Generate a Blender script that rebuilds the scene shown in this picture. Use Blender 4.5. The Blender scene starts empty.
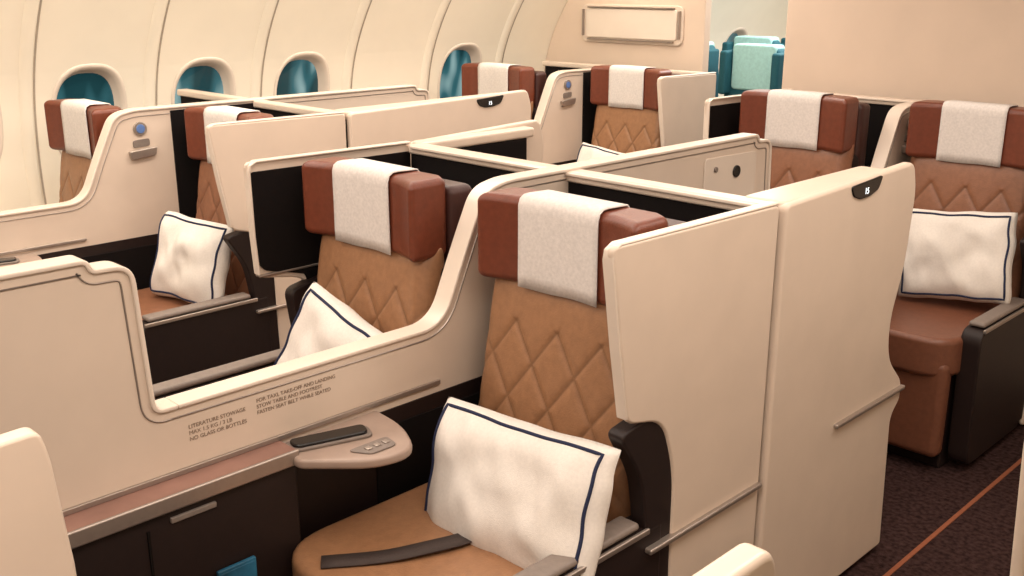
import bpy, bmesh, math, random
from mathutils import Vector, Matrix, noise
random.seed(4)
S=bpy.context.scene
def lin(c):
    return tuple(((v/255)/12.92 if v/255<=0.04045 else ((v/255+0.055)/1.055)**2.4) for v in c)+(1,)
def mat(name,rgb,rough=.5,metal=0,bump=0,scale=60,var=.04,spec=.5,emit=None,es=0,coat=0,dist=.002):
    m=bpy.data.materials.new(name);m.use_nodes=True;nt=m.node_tree;b=nt.nodes['Principled BSDF']
    b.inputs['Roughness'].default_value=rough;b.inputs['Metallic'].default_value=metal
    b.inputs['Specular IOR Level'].default_value=spec;b.inputs['Coat Weight'].default_value=coat
    tc=nt.nodes.new('ShaderNodeTexCoord');nz=nt.nodes.new('ShaderNodeTexNoise');nz.inputs['Scale'].default_value=scale;nz.inputs['Detail'].default_value=4
    nt.links.new(tc.outputs['Object'],nz.inputs['Vector'])
    cr=nt.nodes.new('ShaderNodeValToRGB');c=lin(rgb)
    cr.color_ramp.elements[0].position=.3;cr.color_ramp.elements[1].position=.7
    cr.color_ramp.elements[0].color=tuple(max(0,x*(1-var*2)) for x in c[:3])+(1,)
    cr.color_ramp.elements[1].color=tuple(min(1,x*(1+var*2)) for x in c[:3])+(1,)
    nt.links.new(nz.outputs['Fac'],cr.inputs['Fac']);nt.links.new(cr.outputs['Color'],b.inputs['Base Color'])
    if bump:
        bp=nt.nodes.new('ShaderNodeBump');bp.inputs['Strength'].default_value=bump;bp.inputs['Distance'].default_value=dist
        n2=nt.nodes.new('ShaderNodeTexNoise');n2.inputs['Scale'].default_value=scale*4
        nt.links.new(tc.outputs['Object'],n2.inputs['Vector']);nt.links.new(n2.outputs['Fac'],bp.inputs['Height']);nt.links.new(bp.outputs['Normal'],b.inputs['Normal'])
    if emit:
        b.inputs['Emission Color'].default_value=lin(emit);b.inputs['Emission Strength'].default_value=es
    return m
M={}
M['shell']=mat('shell_white',(217,199,182),.28,var=.015,scale=8)
M['shell2']=mat('shell_rim',(225,210,195),.25,var=.01,scale=8)
M['dark']=mat('dark_fabric',(19,14,13),.85,bump=.3,scale=150,spec=.15)
M['brownblack']=mat('dark_brown_plastic',(34,23,21),.5,var=.05,spec=.35)
M['silver']=mat('silver_trim',(168,156,147),.32,metal=.7,var=.02)
M['tongue']=mat('armrest_laminate',(164,143,130),.35,var=.03,scale=20)
M['padtop']=mat('arm_pad_grey',(124,112,104),.55,bump=.2)
M['wood']=mat('console_veneer',(142,106,94),.4,scale=12,var=.08)
M['cloth']=mat('white_headrest_cloth',(220,213,208),.9,bump=.3,scale=120,spec=.1)
M['pillow']=mat('pillow_linen',(230,223,215),.95,bump=.4,scale=140,spec=.1,var=.02)
M['navy']=mat('navy_piping',(22,32,64),.8)
M['head']=mat('chestnut_leather',(110,54,35),.38,bump=.3,scale=60,var=.06)
M['headd']=mat('dark_chestnut_leather',(62,32,27),.45,bump=.3)
M['belt']=mat('seat_belt_webbing',(62,50,46),.7,bump=.5,scale=200)
M['wall']=mat('cabin_lining',(240,229,211),.5,var=.01,scale=5)
M['seam']=mat('lining_seam',(170,156,140),.6)
M['bulk']=mat('bulkhead_laminate',(217,196,177),.6,var=.012,scale=6,bump=.05)
M['carpet']=mat('carpet_dark',(56,40,38),.95,bump=.8,scale=60,var=.3,spec=.05)
M['orange']=mat('carpet_stripe',(140,80,52),.9)
M['teal']=mat('teal_fabric',(16,80,92),.8,bump=.3,scale=90)
M['aqua']=mat('aqua_headcover',(160,205,202),.85)
M['blk']=mat('gloss_black',(12,12,14),.15,var=0)
M['ink']=mat('label_ink',(142,122,106),.7)
M['ceil']=mat('ceiling_white',(235,228,215),.7)
M['led']=mat('display_digits',(240,250,255),.5,emit=(240,250,255),es=1.5)
M['blue']=mat('blue_reading_lens',(90,120,175),.3)
M['book']=mat('magazine_cover',(40,100,130),.4,scale=14,var=.3)
def leather(name,rgb):
    m=mat(name,rgb,.40,bump=.35,scale=55,var=.05);nt=m.node_tree;b=nt.nodes['Principled BSDF']
    at=nt.nodes.new('ShaderNodeAttribute');at.attribute_name='stitch'
    mx=nt.nodes.new('ShaderNodeMix');mx.data_type='RGBA'
    src=[l for l in nt.links if l.to_socket==b.inputs['Base Color']][0].from_socket
    nt.links.new(at.outputs['Fac'],mx.inputs[0]);nt.links.new(src,mx.inputs[6]);c=lin(rgb)
    mx.inputs[7].default_value=tuple(x*.5 for x in c[:3])+(1,)
    nt.links.new(mx.outputs[2],b.inputs['Base Color']);return m
M['tan']=leather('tan_leather',(153,111,79))
M['tanr']=leather('reddish_tan_leather',(138,93,68))
M['rust']=leather('rust_leather',(118,74,55))
def paneMat():
    m=bpy.data.materials.new('window_view');m.use_nodes=True;nt=m.node_tree;b=nt.nodes['Principled BSDF']
    tc=nt.nodes.new('ShaderNodeTexCoord');mp=nt.nodes.new('ShaderNodeMapping');mp.inputs['Scale'].default_value=(1,3.5,1.2);mp.inputs['Rotation'].default_value=(.35,0,0)
    nz=nt.nodes.new('ShaderNodeTexNoise');nz.inputs['Scale'].default_value=2.2;nz.inputs['Detail'].default_value=1
    cr=nt.nodes.new('ShaderNodeValToRGB');e=cr.color_ramp.elements
    e[0].position=.40;e[0].color=lin((28,60,66));e[1].position=.62;e[1].color=lin((160,192,192))
    k=e.new(.52);k.color=lin((62,112,120))
    nt.links.new(tc.outputs['Object'],mp.inputs['Vector']);nt.links.new(mp.outputs['Vector'],nz.inputs['Vector']);nt.links.new(nz.outputs['Fac'],cr.inputs['Fac'])
    nt.links.new(cr.outputs['Color'],b.inputs['Emission Color']);b.inputs['Emission Strength'].default_value=.75
    b.inputs['Base Color'].default_value=lin((15,44,50));b.inputs['Roughness'].default_value=.15
    return m
M['pane']=paneMat()

def empty(name,loc):
    e=bpy.data.objects.new(name,None);e.location=loc;e.empty_display_size=.1;S.collection.objects.link(e);return e
def fin(o,m,parent=None,local=False,bevel=0,seg=3,smooth=True):
    S.collection.objects.link(o)
    if m: o.data.materials.append(M[m])
    if bevel:
        b=o.modifiers.new('bev','BEVEL');b.width=bevel;b.segments=seg;b.limit_method='ANGLE';b.angle_limit=math.radians(35)
        b.harden_normals=False
    if smooth and hasattr(o.data,'polygons'):
        for p in o.data.polygons:p.use_smooth=True
        if bevel:
            w=o.modifiers.new('wn','WEIGHTED_NORMAL');w.keep_sharp=True
    if parent:
        o.parent=parent
        if not local:o.matrix_parent_inverse=Matrix.Translation(-Vector(parent.location))
    return o
def mesh(name,vs,fs):
    me=bpy.data.meshes.new(name);me.from_pydata([tuple(v) for v in vs],[],fs)
    bm=bmesh.new();bm.from_mesh(me);bmesh.ops.recalc_face_normals(bm,faces=bm.faces);bm.to_mesh(me);bm.free()
    return bpy.data.objects.new(name,me)
def rnd(poly,rads,n=6):
    out=[];N=len(poly)
    if not isinstance(rads,(list,tuple)):rads=[rads]*N
    for i in range(N):
        p=Vector(poly[i]);a=Vector(poly[i-1]);c=Vector(poly[(i+1)%N]);r=rads[i]
        if r<=0: out.append(tuple(p));continue
        d1=(a-p);d2=(c-p);t=min(r,d1.length*.48,d2.length*.48);s=p+d1.normalized()*t;e=p+d2.normalized()*t
        for k in range(n+1):
            u=k/n;q=s*(1-u)**2+p*2*u*(1-u)+e*u*u;out.append(tuple(q))
    return out
def prism(name,poly,a0,a1,axis,m,parent=None,local=False,bevel=.006,seg=3):
    def P(p,a):
        return (a,p[0],p[1]) if axis=='x' else ((p[0],p[1],a) if axis=='z' else (p[0],a,p[1]))
    n=len(poly);vs=[P(p,a0) for p in poly]+[P(p,a1) for p in poly]
    fs=[list(range(n))[::-1],list(range(n,2*n))]+[[i,(i+1)%n,n+(i+1)%n,n+i] for i in range(n)]
    return fin(mesh(name,vs,fs),m,parent,local,bevel,seg,smooth=bevel>0)
def box(name,lo,hi,m,parent=None,local=False,bevel=.006,seg=3):
    return prism(name,[(lo[0],lo[1]),(hi[0],lo[1]),(hi[0],hi[1]),(lo[0],hi[1])],lo[2],hi[2],'z',m,parent,local,bevel,seg)
def ribbon(name,path,th,x0,x1,m,parent=None,local=False,bevel=.003):
    pts=[Vector(p) for p in path];N=len(pts);nr=[]
    for i in range(N):
        t=(pts[min(i+1,N-1)]-pts[max(i-1,0)]).normalized();nr.append(Vector((-t.y,t.x)))
    a=[pts[i]+nr[i]*th/2 for i in range(N)];b=[pts[i]-nr[i]*th/2 for i in range(N)]
    vs=[(x,p.x,p.y) for x in(x0,x1) for p in a+b[::-1]];n=2*N
    fs=[]
    for i in range(N-1):
        for o in(0,n):fs.append([o+i,o+i+1,o+n-2-i,o+n-1-i])
    for i in range(n):fs.append([i,(i+1)%n,n+(i+1)%n,n+i])
    return fin(mesh(name,vs,fs),m,parent,local,bevel,2)
def disc(name,c,r,x0,x1,m,parent,sz=1,local=False):
    poly=[(c[0]+r*math.cos(t*math.tau/28),c[1]+r*sz*math.sin(t*math.tau/28)) for t in range(28)]
    return prism(name,poly,x0,x1,'x',m,parent,local,bevel=.002,seg=2)
def text(name,body,loc,size,m,parent,sp=1.0):
    c=bpy.data.curves.new(name,'FONT');c.body=body;c.size=size;c.space_line=1.1;c.extrude=.0003
    o=bpy.data.objects.new(name,c);S.collection.objects.link(o);c.materials.append(M[m])
    o.location=loc;o.rotation_euler=(math.pi/2,0,math.pi/2)
    o.parent=parent;o.matrix_parent_inverse=Matrix.Translation(-Vector(parent.location));return o

# ---------------- room ----------------
PR=[(-4.55,-.02),(-4.70,.35),(-4.78,.75),(-4.77,1.08),(-4.69,1.36),(-4.50,1.66),(-4.22,1.95),(-3.85,2.2)]
def catmull(P,n=6):
    out=[];Q=[Vector(p) for p in P];Q=[Q[0]*2-Q[1]]+Q+[Q[-1]*2-Q[-2]]
    for i in range(1,len(Q)-2):
        for k in range(n):
            t=k/n;p0,p1,p2,p3=Q[i-1:i+3]
            out.append(.5*((2*p1)+(p2-p0)*t+(2*p0-5*p1+4*p2-p3)*t*t+(3*p1-p0-3*p2+p3)*t**3))
    out.append(Q[-2]);return out
prof=catmull(PR)
def wallx(z):
    for a,b in zip(prof,prof[1:]):
        if a.y<=z<=b.y:
            return a.x+(b.x-a.x)*(z-a.y)/(b.y-a.y)
    return prof[0].x
Y0,Y1=-2.6,8.4
def oval(y,z,ry,rz,n=40,p=2.6):
    o=[]
    for i in range(n):
        t=i*math.tau/n;c,s=math.cos(t),math.sin(t)
        o.append((y+ry*math.copysign(abs(c)**(2/p),c),z+rz*math.copysign(abs(s)**(2/p),s)))
    return o
def sidewall(name,mirror,wins):
    f=(lambda x:x) if not mirror else (lambda x:-3.72-x)
    poly=[(f(p.x),p.y) for p in prof]+[(f(p.x-.14),p.y+ .02) for p in reversed(prof)]
    w=prism(name,poly,Y0,Y1,'y','wall',bevel=0)
    if wins:
        vs=[];fs=[]
        for y in wins:
            o=oval(y,WZ,.165,.225);n=len(o);b=len(vs)
            vs+=[(f(-5.1),*q) for q in o]+[(f(-4.4),*q) for q in o]
            fs+=[[b+i for i in range(n)],[b+n+i for i in range(n)][::-1]]+[[b+i,b+(i+1)%n,b+n+(i+1)%n,b+n+i] for i in range(n)]
        c=mesh('cut',vs,fs);S.collection.objects.link(c)
        bo=w.modifiers.new('b','BOOLEAN');bo.object=c;bo.solver='EXACT'
        dg=bpy.context.evaluated_depsgraph_get();me=bpy.data.meshes.new_from_object(w.evaluated_get(dg))
        w.modifiers.clear();w.data=me;bpy.data.objects.remove(c)
    for p in w.data.polygons:p.use_smooth=False
    return w
WZ=1.10
wins=[.28,.855,1.43,2.0,2.58,3.16,4.31,5.5,6.1,6.7,7.3]
wall=sidewall('wall_left',False,wins)
sm=wall.modifiers.new('es','EDGE_SPLIT');sm.split_angle=math.radians(25)
for p in wall.data.polygons:p.use_smooth=True
for i,y in enumerate(wins):
    e=empty('window_%d'%(i+1),(wallx(WZ),y,WZ))
    rings=[]
    for (ry,rz,off) in [(.18,.24,.001),(.176,.236,.005),(.163,.222,.004),(.152,.208,-.014),(.142,.196,-.05),(.136,.19,-.055)]:
        rings.append([(wallx(q[1])+off,q[0],q[1]) for q in oval(y,WZ,ry,rz)])
    vs=[v for r in rings for v in r];n=40
    fs=[[k*n+j,k*n+(j+1)%n,(k+1)*n+(j+1)%n,(k+1)*n+j] for k in range(len(rings)-1) for j in range(n)]
    fin(mesh('frame',vs,fs),'shell2',e)
    o=oval(y,WZ,.14,.194)
    fin(mesh('pane',[(wallx(q[1])-.052,q[0],q[1]) for q in o],[list(range(n))]),'pane',e,smooth=False)
wr=sidewall('wall_right',True,None)
k=0
for y in [.57,1.14,1.715,2.29,2.87,3.45,4.02,4.62]:
    k+=1
    seg=[p for p in prof if p.y>.5]
    vs=[];fs=[]
    for p in seg:
        for dy,off in((-.03,0),(-.02,.010),(.02,.010),(.03,0)):
            vs.append((p.x+off,y+dy,p.y))
    for i in range(len(seg)-1):
        for j in range(3):fs.append([i*4+j,i*4+j+1,i*4+4+j+1,i*4+4+j])
    fin(mesh('trim_%d'%k,vs,fs),'wall')
    vs=[];fs=[]
    for p in seg:
        for dy in(.031,.040):vs.append((p.x+.0025,y+dy,p.y))
    for i in range(len(seg)-1):fs.append([i*2,i*2+1,i*2+3,i*2+2])
    k+=1;fin(mesh('trim_%d'%k,vs,fs),'seam')
box('floor',(-4.9,Y0,-.1),(1.2,Y1,0),'carpet',bevel=0)
box('ceiling',(-3.95,Y0,2.2),(.25,Y1,2.28),'ceil',bevel=0)
box('wall_front',(-4.8,Y0-.06,0),(1.1,Y0,2.25),'bulk',bevel=0)
for i,x in enumerate((-1.105,-2.65)):
    box('carpet_stripe' if i==0 else 'carpet_stripe.001',(x-.007,-2.4,0),(x+.007,4.5,.003),'orange',bevel=0)
box('wall_back',(-2.66,4.52,0),(1.1,4.60,2.22),'bulk',bevel=.008)
poly=[(p.x+.003,max(p.y,0)) for p in prof]+[(-3.50,2.2),(-3.50,0)]
prism('wall_back_left',poly,5.06,5.12,'y','bulk',bevel=.004)
fr=empty('bulkhead_literature_frame',(-4.0,5.05,1.45))
def rr(x0,x1,z0,z1,r):return rnd([(x0,z0),(x1,z0),(x1,z1),(x0,z1)],r)
prism('frame_plate',rr(-4.42,-3.64,1.33,1.56,.05),5.045,5.059,'y','shell',fr)
prism('frame_inner',rr(-4.38,-3.68,1.36,1.535,.02),5.035,5.047,'y','shell2',fr,bevel=.006)
for z in (1.352,1.544):
    box('rail_%d'%int(z*100),(-4.36,5.025,z-.004),(-3.7,5.047,z+.004),'silver',fr,bevel=.002)
for x in(-4.4,-3.66):
    box('rail_v%d'%int(-x*100),(x-.004,5.025,1.37),(x+.004,5.047,1.53),'silver',fr,bevel=.002)

# ---------------- suite shells ----------------
TZ=1.205
def aisle_side(g,x,s,yb,yf,y2e,front=True,aft=True,az=.565,a0=.90,tz2=TZ,disp=.56,lw=.115,square=False,sl=.066):
    o=x; i1=x-s*.018; i2=x-s*.026
    lo,hi=sorted((o,i1));l2,h2=sorted((i1,i2))
    if front:
        fz=.825 if sl>.05 else .875
        P=rnd([(yf,TZ+.008),(yb-.006,TZ),(yb-.006,.02),(yb-.36,.02),(yb-.37,.48),(yb-.37,.66),(yb-.42,.795 if sl>.05 else .845),(yf+sl,fz)],[.02,.02,.03,.02,.05,.08,.05,.025])
        prism('aisle_panel',P,lo,hi,'x','shell',g,bevel=.007,seg=4)
        Q=rnd([(yf+.012,TZ-.02),(yb-.012,TZ-.025),(yb-.012,.3),(yb-.34,.3),(yb-.38,.7),(yb-.43,.86),(yf+sl+.02,fz+.02),(yf+sl,.92)],.01)
        prism('inner_lining',Q,l2,h2,'x','dark',g,bevel=.002)
        l3,h3=sorted((x-s*.001,x-s*.028))
        ribbon('panel_rim',[(yf+sl,fz+.01),(yf+sl*.53,1.0),(yf+.006,TZ-.02),(yf+.010,TZ-.002),(yf+.03,TZ+.008),(yb-.01,TZ+.003)],.007,l3,h3,'shell2',g)
        if sl<=.05: ribbon('panel_lower_trim',[(yf+sl,fz+.006),(yb-.12,fz+.004)],.008,l3,h3,'silver',g)
        top=.82 if sl>.05 else .845
        Pd=rnd([(yb-.56 if sl>.05 else yb-.50,top-.02),(yb-.30,top+.02),(yb-.2,.05),(yb-.52,.05),(yb-.45,.5),(yb-.48,.68)],[.03,.02,.02,.02,.05,.05])
        ls,hs=sorted((x-s*.006,x-s*.05))
        prism('dark_shroud',Pd,ls,hs,'x','brownblack',g,bevel=.006)
        l4,h4=sorted((x-s*.01,x+s*.012))
        box('guard_strip',(l4,yb-.46,.489),(h4,yb-.01,.502),'silver',g,bevel=.004)
        l5,h5=sorted((x-s*.005,x-s*.078))
        prism('arm_body',rnd([(yb-a0,.03),(yb-.4,.03),(yb-.4,az-.02),(yb-a0-.02,az-.02)],[.05,.01,.01,.06]),l5,h5,'x','brownblack',g,bevel=.012)
        box('arm_pad',(l5+.008,yb-a0+.02,az-.018),(h5-.008,yb-.47,az),'padtop',g,bevel=.008)
        l6,h6=sorted((x-s*.0,x-s*.010))
        box('arm_trim',(l6,yb-a0,az-.03),(h6,yb-.45,az-.016),'silver',g,bevel=.003)
    if aft:
        T=tz2
        xo=x+s*.012;i1=x-s*.02;lo,hi=sorted((xo,i1))
        L=y2e
        rd=[.02,.025,.06,.1,.08,.06,.03,.02,.04,.02,.03]
        if square:rd=[.02,.012,.02,.1,.08,.06,.03,.02,.04,.02,.03]
        P=rnd([(yb+.006,T),(L-(.008 if square else .03),T+.02),(L,T-(.015 if square else .06)),(L+(.018 if square else -.02),.92),(L-.075,.78),(L-.06,.66),(L+.05,.56),(L+.05,.50),(L,.46),(L+.03,.02),(yb+.006,.02)],rd)
        prism('monitor_side_panel',P,lo,hi,'x','shell',g,bevel=.005 if square else .010,seg=4)
        lt,ht=sorted((xo-s*.01,x-s*lw))
        prism('side_ledge',rnd([(lt,yb+.01),(ht,yb+.01),(ht,L-.10),(lt,L-.10)],.02),T-.03,T+.004,'z','shell',g,bevel=.01)
        l7,h7=sorted((x-s*.02,x-s*(lw-.005)))
        box('inner_lining_aft',(l7,yb+.03,.05),(h7,L-.14,T-.03),'dark',g,bevel=.004)
        l4,h4=sorted((xo-s*.004,xo+s*.012))
        box('guard_strip_aft',(l4,yb+.34,.536),(h4,L+.05,.549),'silver',g,bevel=.004)
        if disp and s>0:
            yc=yb+(L-yb)*disp
            l8,h8=sorted((xo-s*.02,xo+s*.004))
            prism('seat_display',rnd([(yc-.085,T-.0),(yc+.085,T+.009),(yc+.065,T-.026),(yc+.02,T-.038),(yc-.03,T-.040),(yc-.07,T-.028)],.012),l8,h8,'x','blk',g,bevel=.003)
            text('display_digits','15',(xo+.0046,yc-.015,T-.028),.023,'led',g)
def divider(g,xd,yd,y0,y1,aft=True,th=.022,drop=True,hook=False,placard=True):
    zl=.872
    top=[(y0,zl),(yd-.485,zl),(yd-.40,1.06),(yd-.335,1.19),(yd-.26,TZ+.003)]
    rad=[0,.07,.08,.05,.04]
    if aft:
        if drop: top+=[(y1-.10,TZ),(y1-.09,TZ-.022),(y1-.015,TZ-.024),(y1,zl),(y1+.05,zl)];rad+=[.01,.01,.05,.035,0]
        else: top+=[(y1,TZ)];rad+=[0]
    else: top+=[(yd+.02,TZ)];rad+=[0]
    ye=top[-1][0]
    path=rnd([(y0,.70)]+top+[(ye,.70)],[0]+rad+[0],8)
    prism('divider_panel',path,xd-th,xd+th,'x','shell',g,bevel=.0)
    rim=path[1:-1]
    ribbon('divider_rim',rim,.010,xd-th-.007,xd+th+.007,'shell2',g,bevel=.003)
    N=len(rim);inn=[]
    for i in range(N):
        t=(Vector(rim[min(i+1,N-1)])-Vector(rim[max(i-1,0)])).normalized();inn.append((rim[i][0]+t.y*.024,rim[i][1]-t.x*.024))
    ribbon('divider_inner_trim',inn,.003,xd-th-.0025,xd+th+.0025,'silver',g,bevel=0)
    box('divider_base',(xd-th-.004,y0,0),(xd+th+.004,ye,.70),'brownblack',g,bevel=0)
    for s in(1,-1):
        def X(a,b):return sorted((xd+s*a,xd+s*b))
        a,b=X(th,.098)
        ya,yb_=yd-1.62,yd-.97
        box('console_top',(a,ya,.70),(b,yb_,.722),'wood',g,bevel=.004)
        a,b=X(.094,.103);box('console_edge',(a,ya,.690),(b,yb_,.725),'silver',g,bevel=.004)
        a,b=X(th,.03);box('console_back_trim',(a,ya,.722),(b,yd-.5,.734),'silver',g,bevel=.002)
        a,b=X(th,.088);box('console_cabinet',(a,ya,.01),(b,yb_,.70),'brownblack',g,bevel=.006)
        a,b=X(.086,.092);box('cabinet_door_line',(a,ya+.3,.06),(b,ya+.305,.66),'dark',g,bevel=0)
        a,b=X(.086,.095);box('latch',(a,yb_-.30,.66),(b,yb_-.2,.672),'padtop',g,bevel=.002)
        P=rnd([(xd+s*th,yb_+.0),(xd+s*.12,yb_-.02),(xd+s*.24,yb_+.10),(xd+s*.255,yb_+.2),(xd+s*.14,yb_+.26),(xd+s*th,yb_+.27)],[0,.02,.06,.05,.06,0])
        prism('armrest_tongue',P,.688,.712,'z','tongue',g,bevel=.008)
        P=rnd([(xd+s*.035,yb_-.0),(xd+s*.09,yb_-.01),(xd+s*.145,yb_+.17),(xd+s*.09,yb_+.19)],.02)
        prism('remote_bezel',P,.712,.720,'z','padtop',g,bevel=.003)
        P=rnd([(xd+s*.043,yb_+.008),(xd+s*.087,yb_+.0),(xd+s*.136,yb_+.163),(xd+s*.092,yb_+.18)],.018)
        prism('remote_handset',P,.716,.727,'z','blk',g,bevel=.004)
        P=rnd([(xd+s*.165,yb_+.08),(xd+s*.215,yb_+.11),(xd+s*.215,yb_+.18),(xd+s*.165,yb_+.19)],.015)
        prism('control_pad',P,.712,.716,'z','padtop',g,bevel=.002)
        for q in range(3):
            box('control_key_%d'%(q+1),(xd+s*.19-.008,yb_+.112+q*.024,.715),(xd+s*.19+.008,yb_+.126+q*.024,.719),'silver',g,bevel=.001,seg=1)
        a,b=X(th+.004,.03);box('seat_side_lining',(a,yb_+.26,.05),(b,yd-.02,.66),'dark',g,bevel=.004)
        a,b=X(th,th+.008);y=yd-.235
        disc('reading_light_ring',(y,1.135),.028,a,b,'silver',g)
        a,b=X(th+.008,th+.011);disc('reading_light_lens',(y,1.135),.018,a,b,'blue',g)
        a,b=X(th,th+.02)
        prism('control_shelf',rnd([(y-.06,1.05),(y+.06,1.06),(y+.05,1.025),(y-.05,1.015)],.01),a,b,'x','silver',g,bevel=.004)
        a,b=X(th,th+.006)
        prism('control_recess',rnd([(y-.035,1.09),(y+.035,1.095),(y+.035,1.065),(y-.035,1.06)],.01),a,b,'x','padtop',g,bevel=.002)
        if hook:
            disc('headset_hook',(yd+.80,1.10),.020,*X(th,th+.01),'blk',g)
            disc('call_button',(yd+.68,1.12),.009,*X(th,th+.01),'padtop',g)
            prism('access_panel',rnd([(yd+.62,1.16),(yd+.92,1.155),(yd+.92,1.0),(yd+.62,1.0)],.02),*X(th,th+.004),'x','shell2',g,bevel=.002)
    if placard:
        text('placard_text','FOR TAXI, TAKE-OFF AND LANDING\nSTOW TABLE AND FOOTREST\nFASTEN SEAT BELT WHILE SEATED',(xd+th+.001,yd-1.02,.825),.0125,'ink',g)
        text('placard_text_b','LITERATURE STOWAGE\nMAX 1.5 KG / 3 LB\nNO GLASS OR BOTTLES',(xd+th+.001,yd-1.18,.815),.0125,'ink',g)
def beam(g,xl,xr,yb):
    box('rear_rail',(xl+.03,yb-.028,TZ-.03),(xr-.03,yb+.03,TZ),'shell',g,bevel=.008)
    box('rear_rail_front_lip',(xl+.05,yb-.036,TZ-.012),(xr-.05,yb-.026,TZ-.002),'shell2',g,bevel=.003)
    box('rear_screen_wall',(xl+.036,yb-.02,.01),(xr-.036,yb+.02,TZ-.03),'dark',g,bevel=.002)
def monitors(g,xs,yb):
    for i,x in enumerate(xs):
        box('monitor_cabinet',(x-.24,yb+.022,.72),(x+.24,yb+.10,1.14),'brownblack',g,bevel=.01)
        box('monitor_screen',(x-.21,yb+.10,.80),(x+.21,yb+.106,1.08),'blk',g,bevel=.003)
        box('ottoman',(x-.22,yb+.03,.03),(x+.22,yb+.36,.40),'tan',g,bevel=.05,seg=5)
C=dict(xl=-2.55,xr=-1.2,xd=-1.865)
def center(yb,y0,y1,aft=True,front=True,r2=.70,l2=.62,tz2=TZ,hook=False,disp=.56,placard=True,square=False,lf=.60):
    g=empty('business_class_suite_shell',((C['xl']+C['xr'])/2,yb,0))
    aisle_side(g,C['xr'],1,yb,yb-.61,yb+r2,aft=aft,front=front,tz2=tz2,disp=disp,square=square)
    aisle_side(g,C['xl'],-1,yb,yb-lf,yb+l2,aft=aft,front=front,az=.645,a0=1.08,lw=.07,sl=.015)
    divider(g,C['xd'],yb,y0,y1,aft=aft,hook=hook,placard=placard)
    beam(g,C['xl'],C['xr'],yb)
    if aft: monitors(g,(-1.53,-2.2),yb)
center(-.17,-1.6,.83,r2=.572,tz2=1.166,disp=0,placard=False,square=True)
center(2.08,.88,3.10,hook=True)
center(4.40,3.15,5,aft=False,placard=False,lf=.69)
def window_pair(yb,yd,yf,y2e,y0,y1,aft=True,drop=True,disp=.56):
    g=empty('business_class_suite_shell',(-3.9,yb,0))
    aisle_side(g,-3.3,1,yb,yf,y2e,aft=aft,disp=disp)
    divider(g,-3.965,yd,y0,y1,aft=aft,drop=drop)
    box('divider_back_lining',(-3.992,yd-.1,.71),(-3.938,yb-.02,TZ-.01),'dark',g,bevel=.004)
    box('rear_rail',(-4.62,yb-.028,TZ-.03),(-3.33,yb+.03,TZ),'shell',g,bevel=.008)
    box('rear_screen_wall',(-4.6,yb-.02,.01),(-3.336,yb+.02,TZ-.03),'dark',g,bevel=.002)
    box('window_side_ledge',(-4.66,yd-1.2,.02),(-4.585,yd+.25,.74),'shell',g,bevel=.01)
    if aft: monitors(g,(-3.63,-4.28),yb)
window_pair(2.39,2.08,1.79,3.42,.83,3.37,disp=.74)
window_pair(4.92,4.62,4.40,5.5,3.425,5,aft=False)
window_pair(.05,-.25,-.55,.8,-1.5,.78)
g=empty('business_class_suite_shell',(-.42,1.0,0))
P=rnd([(-.2,1.215),(.735,1.215),(.748,1.19),(.735,.98),(.71,.78),(.77,.55),(.75,.02),(-.2,.02)],[.02,.015,.015,.05,.05,.05,.02,.02])
prism('monitor_side_panel',P,-.437,-.405,'x','shell',g,bevel=.008,seg=4)
box('side_ledge',(-.42,-.2,1.16),(-.30,.60,1.2),'brownblack',g,bevel=.01)
P=rnd([(1.42,1.10),(1.48,TZ),(2.05,TZ),(2.05,.02),(1.68,.02),(1.67,.48),(1.62,.72),(1.46,.82)],[.03,.03,.02,.02,.02,.05,.05,.03])
prism('aisle_panel',P,-.42,-.40,'x','shell',g,bevel=.008,seg=4)

# ---------------- seats ----------------
def backrest():
    nu,nv=110,130;W=.262;z0,z1=.44,1.03;vs=[];st=[]
    DX,DZ=.135,.188;dk=DX*DZ/math.hypot(DX,DZ);K=5
    def pt(i,j,front):
        a=-1+2*i/nu;b=j/nv;c=2*b-1
        w=W*(1-.05*b);x=a*w;z=z0+(z1-z0)*b
        e=max(0,(1-abs(a)**7))**.5*max(0,(1-abs(c)**14))**.5
        s=0;yb=-.075+.10*b
        if front:
            T=.045+.010*math.exp(-((abs(a)-.88)/.1)**2)
            p=x/DX;q=(z-z0)/DZ
            A=p+q+.5;B=q-p+.5;fa=A%1;fb=B%1;row=math.floor(A)+math.floor(B)
            if row<K:d=min(fa,1-fa,fb,1-fb)*dk
            elif row==K:d=min(fa,fb)*dk
            else:d=1
            s=math.exp(-(d/.0036)**2)
            pil=1-math.exp(-(d/.012)**1.5)
            y=yb-T*e-(.004*pil*e)+.002*s*e
        else: y=yb+.05*e
        return (x,y,z),s*e*.6
    faces=[]
    for front in(True,False):
        o=len(vs)
        for j in range(nv+1):
            for i in range(nu+1):
                p,s=pt(i,j,front);vs.append(p);st.append(s)
        for j in range(nv):
            for i in range(nu):
                k=o+j*(nu+1)+i;faces.append([k,k+1,k+nu+2,k+nu+1])
    me=bpy.data.meshes.new('backrest');me.from_pydata(vs,[],faces)
    at=me.attributes.new('stitch','FLOAT','POINT')
    for i,s in enumerate(st):at.data[i].value=s
    bm=bmesh.new();bm.from_mesh(me);bmesh.ops.remove_doubles(bm,verts=bm.verts,dist=.0004);bmesh.ops.recalc_face_normals(bm,faces=bm.faces);bm.to_mesh(me);bm.free()
    return me
BM=backrest()
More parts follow.
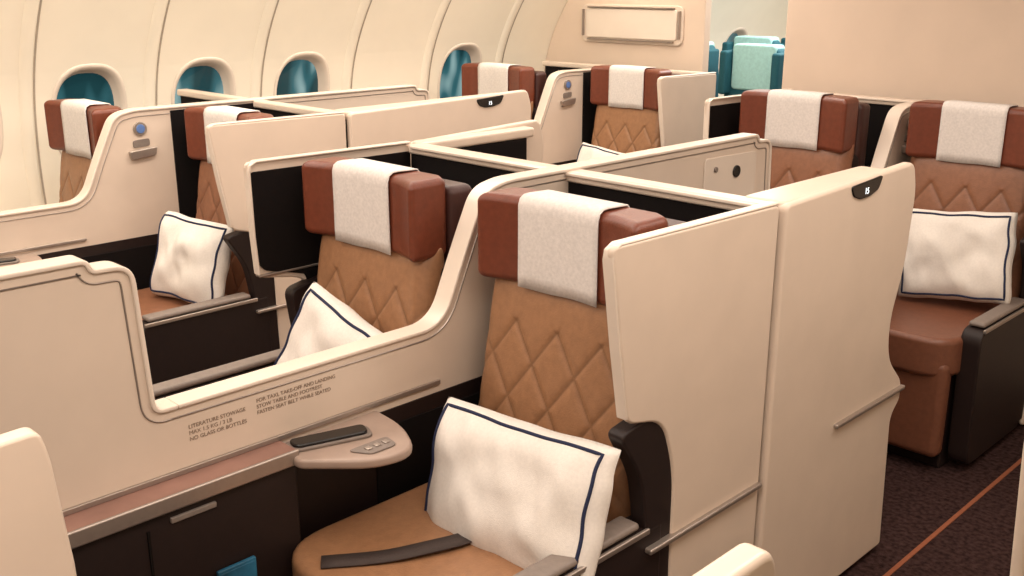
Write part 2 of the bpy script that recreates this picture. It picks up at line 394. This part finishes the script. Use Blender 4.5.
def seat(x,yh,m='tan',belt=False,cush=None,sz=1.0):
    g=empty('airline_seat',(x,yh,0));g.scale=(1,1,sz);cush=cush or m
    o=bpy.data.objects.new('backrest',BM.copy());fin(o,m,g,True)
    P=rnd([(-.268,-.68),(.268,-.68),(.268,-.03),(-.268,-.03)],[.14,.14,.03,.03],8)
    prism('seat_cushion',P,.36,.50,'z',cush,g,True,bevel=.04,seg=6)
    box('leg_rest',(-.25,-.655,.06),(.25,-.58,.42),cush,g,True,bevel=.03,seg=5)
    box('seat_base',(-.24,-.58,.0),(.24,.10,.36),'brownblack',g,True,bevel=.01)
    n=16;hw=.245
    fy=lambda xx:-.03-.045*abs(xx/hw)**3
    pl=[(-hw+2*hw*i/n,fy(-hw+2*hw*i/n)) for i in range(n+1)]+[(hw,.05),(.2,.075),(-.2,.075),(-hw,.05)]
    prism('headrest',pl,1.0,1.213,'z','head',g,True,bevel=.028,seg=6)
    pl2=rnd([(-.235,.06),(.25,.06),(.25,.15),(-.235,.15)],.03)
    prism('head_support_shell',pl2,.70,1.185,'z','headd',g,True,bevel=.025,seg=5)
    box('back_shell',(-.25,.0,.3),(.25,.10,.99),'brownblack',g,True,bevel=.03,seg=4)
    path=[(-.006,.998),(-.007,1.03),(-.007,1.1),(-.007,1.178),(-.0065,1.196),(-.001,1.211),(.012,1.2185),(.03,1.2195),(.09,1.217),(.108,1.196),(.112,1.15),(.112,1.06)]
    cw=.122;cx=-.004;vs=[];fs=[];nn=14
    for j,(py,pz) in enumerate(path):
        for i in range(nn+1):
            xx=cx-cw+2*cw*i/nn
            k=max(0,1-j/5)
            yy=py-.03-(.045*abs(xx/hw)**3 if j<8 else 0)+.0010*math.sin(xx*60+j)*k
            vs.append((xx,yy,pz+.002*math.sin(xx*25)*(j==0)))
    for j in range(len(path)-1):
        for i in range(nn):
            q=j*(nn+1)+i;fs.append([q,q+1,q+nn+2,q+nn+1])
    o=fin(mesh('headrest_cloth',vs,fs),'cloth',g,True);sd=o.modifiers.new('s','SOLIDIFY');sd.thickness=.003;sd.offset=0
    if belt:
        pts=[(-.13,-.64),(-.03,-.50),(.02,-.36),(.0,-.22)]
        vs=[];fs=[];pp=catmull(pts,6)
        for i,p in enumerate(pp):
            t=(pp[min(i+1,len(pp)-1)]-pp[max(0,i-1)]).normalized();nrm=Vector((-t.y,t.x))
            for s in(-1,1):
                q=p+nrm*.024*s;vs.append((q.x,q.y,.506 + .008*math.exp(-((i-9)/4)**2)))
        for i in range(len(pp)-1):fs.append([2*i,2*i+1,2*i+3,2*i+2])
        o=fin(mesh('seat_belt',vs,fs),'belt',g,True);sd=o.modifiers.new('s','SOLIDIFY');sd.thickness=.004
    return g
seat(-1.53,1.72,'tan',True)
seat(-2.215,1.68,'tan')
seat(-1.53,4.06,'tanr',cush='rust',sz=1.025)
seat(-2.205,3.90,'tanr',sz=1.03)
seat(-3.63,2.07,'tanr')
seat(-4.28,1.77,'tan')
seat(-3.63,4.57,'tan',sz=1.02)
seat(-4.28,4.17,'tan',sz=1.02)

# ---------------- pillows ----------------
def pillow(loc,w,h,t,rot,seed=0):
    g=empty('throw_pillow',loc);g.rotation_euler=rot
    n=44;vs=[];fs=[]
    def surf(a,b,s):
        x=a*w/2*(1-.035*(1-abs(b)**2)*abs(a)**3)*(1-.03*abs(a)**6*abs(b)**6);z=b*h/2*(1-.05*(1-abs(a)**2)*abs(b)**3)*(1-.03*abs(a)**6*abs(b)**6)
        e=max(0,(1-abs(a)**3))**.55*max(0,(1-abs(b)**3))**.55
        y=s*t/2*e
        nz=noise.noise(Vector((x*9+seed,z*9,s*2)))*.022*(.25+e)+noise.noise(Vector((x*20+z*8+seed,z*10-x*6,s*5)))*.009
        edge=noise.noise(Vector((a*2+seed,b*2,9)))*.008
        return Vector((x+edge,y+nz*s*e+noise.noise(Vector((x*5,z*5,seed)))*.018,z+edge))
    for s in(-1,1):
        o=len(vs)
        for j in range(n+1):
            for i in range(n+1):vs.append(surf(-1+2*i/n,-1+2*j/n,s))
        for j in range(n):
            for i in range(n):
                k=o+j*(n+1)+i;fs.append([k,k+1,k+n+2,k+n+1])
    ob=mesh('pillow_body',vs,fs);bm=bmesh.new();bm.from_mesh(ob.data);bmesh.ops.remove_doubles(bm,verts=bm.verts,dist=.0005);bmesh.ops.recalc_face_normals(bm,faces=bm.faces);bm.to_mesh(ob.data);bm.free()
    fin(ob,'pillow',g,True)
    for s in(-1,):
        cu=bpy.data.curves.new('piping','CURVE');cu.dimensions='3D';cu.bevel_depth=.0042;cu.bevel_resolution=2
        sp=cu.splines.new('POLY');pts=[];q=.89;N=30
        for a0,b0,a1,b1 in((-q,-q,q,-q),(q,-q,q,q),(q,q,-q,q),(-q,q,-q,-q)):
            for k in range(N):
                u=k/N;p=surf(a0+(a1-a0)*u,b0+(b1-b0)*u,s);pts.append((p.x,p.y+s*.001,p.z))
        sp.points.add(len(pts)-1)
        for i,p in enumerate(pts):sp.points[i].co=(*p,1)
        sp.use_cyclic_u=True
        o=bpy.data.objects.new('piping',cu);S.collection.objects.link(o);cu.materials.append(M['navy']);o.parent=g
R=math.radians
pillow((-1.455,1.46,.605),.53,.335,.14,(R(-22),R(-3),R(2)),1)
pillow((-2.12,1.48,.695),.46,.34,.14,(R(-18),R(17),R(2)),5)
pillow((-3.575,1.83,.665),.39,.34,.13,(R(-18),R(2),R(12)),9)
pillow((-1.46,3.83,.705),.41,.35,.13,(R(-14),R(-5),R(10)),13)
pillow((-3.62,4.33,.66),.42,.32,.12,(R(-18),R(5),0),17)

mg=empty('magazine',(-1.74,.94,.45))
box('cover',(-1.772,.895,.34),(-1.762,.985,.515),'book',mg,bevel=.002)
box('pages',(-1.767,.90,.342),(-1.761,.98,.508),'book',mg,bevel=.001)

# ---------------- economy seats ----------------
def eco(x,y):
    g=empty('economy_seat',(x,y,0));g.scale=(1,1,1.09)
    prism('backrest',rnd([(-.22,.45),(.22,.45),(.215,1.0),(.18,1.2),(-.18,1.2),(-.215,1.0)],[.03,.03,.06,.07,.07,.06]),-.05,.05,'y','teal',g,True,bevel=.03,seg=4)
    prism('head_wing_cover',rnd([(-.155,.95),(.155,.95),(.155,1.21),(-.155,1.21)],.03),-.060,.058,'y','aqua',g,True,bevel=.012)
    for s in(-1,1):prism('head_wing_%d'%(s+1),rnd([(s*.16,-.12),(s*.215,-.12),(s*.215,.03),(s*.16,.03)],.02),.92,1.17,'z','teal',g,True,bevel=.015)
    box('cushion',(-.22,-.5,.34),(.22,-.02,.47),'teal',g,True,bevel=.04,seg=4)
    box('base',(-.2,-.45,0),(.2,.02,.34),'brownblack',g,True)
    for s in(-1,1):box('armrest_%d'%(s+1),(s*.235-.02,-.42,.55),(s*.235+.02,0,.62),'padtop',g,True,bevel=.01)
for y in(5.75,6.55,7.35):
    for x in(-4.08,-3.56):eco(x,y)
box('wall_aft',(-4.8,8.3,0),(1.1,8.38,2.22),'wall',bevel=0)

# ---------------- lighting ----------------
def area(name,loc,sx,sy,e,col,rot=(0,0,0)):
    l=bpy.data.lights.new(name,'AREA');l.shape='RECTANGLE';l.size=sx;l.size_y=sy;l.energy=e;l.color=col
    o=bpy.data.objects.new(name,l);o.location=loc;o.rotation_euler=rot;S.collection.objects.link(o)
W=(1,.875,.765)
area('ceiling_light',(-2.95,1.75,2.17),.5,6.5,80,W)
area('ceiling_light.001',(-.6,.8,2.17),.7,5.5,72,W)
area('ceiling_light.002',(-1.87,1.5,2.17),.4,5,28,W)
area('cove_light_left',(-3.8,2.2,2.12),.14,6.5,54,(1,.92,.78),(0,R(35),0))
area('ceiling_light.003',(-3.2,6.6,2.17),1,2.5,85,(1,.98,.94))
w=bpy.data.worlds.new('w');S.world=w;w.use_nodes=True;w.node_tree.nodes['Background'].inputs[0].default_value=(.9,.85,.8,1);w.node_tree.nodes['Background'].inputs[1].default_value=.3
S.view_settings.view_transform='Standard'
S.view_settings.exposure=-.08
cam=bpy.data.cameras.new('camera');cam.lens=36.03;cam.sensor_width=36;cam.clip_start=.02
co=bpy.data.objects.new('camera',cam);co.location=(0,0,1.7);co.rotation_euler=(R(90-16.7),0,R(45));S.collection.objects.link(co);S.camera=co
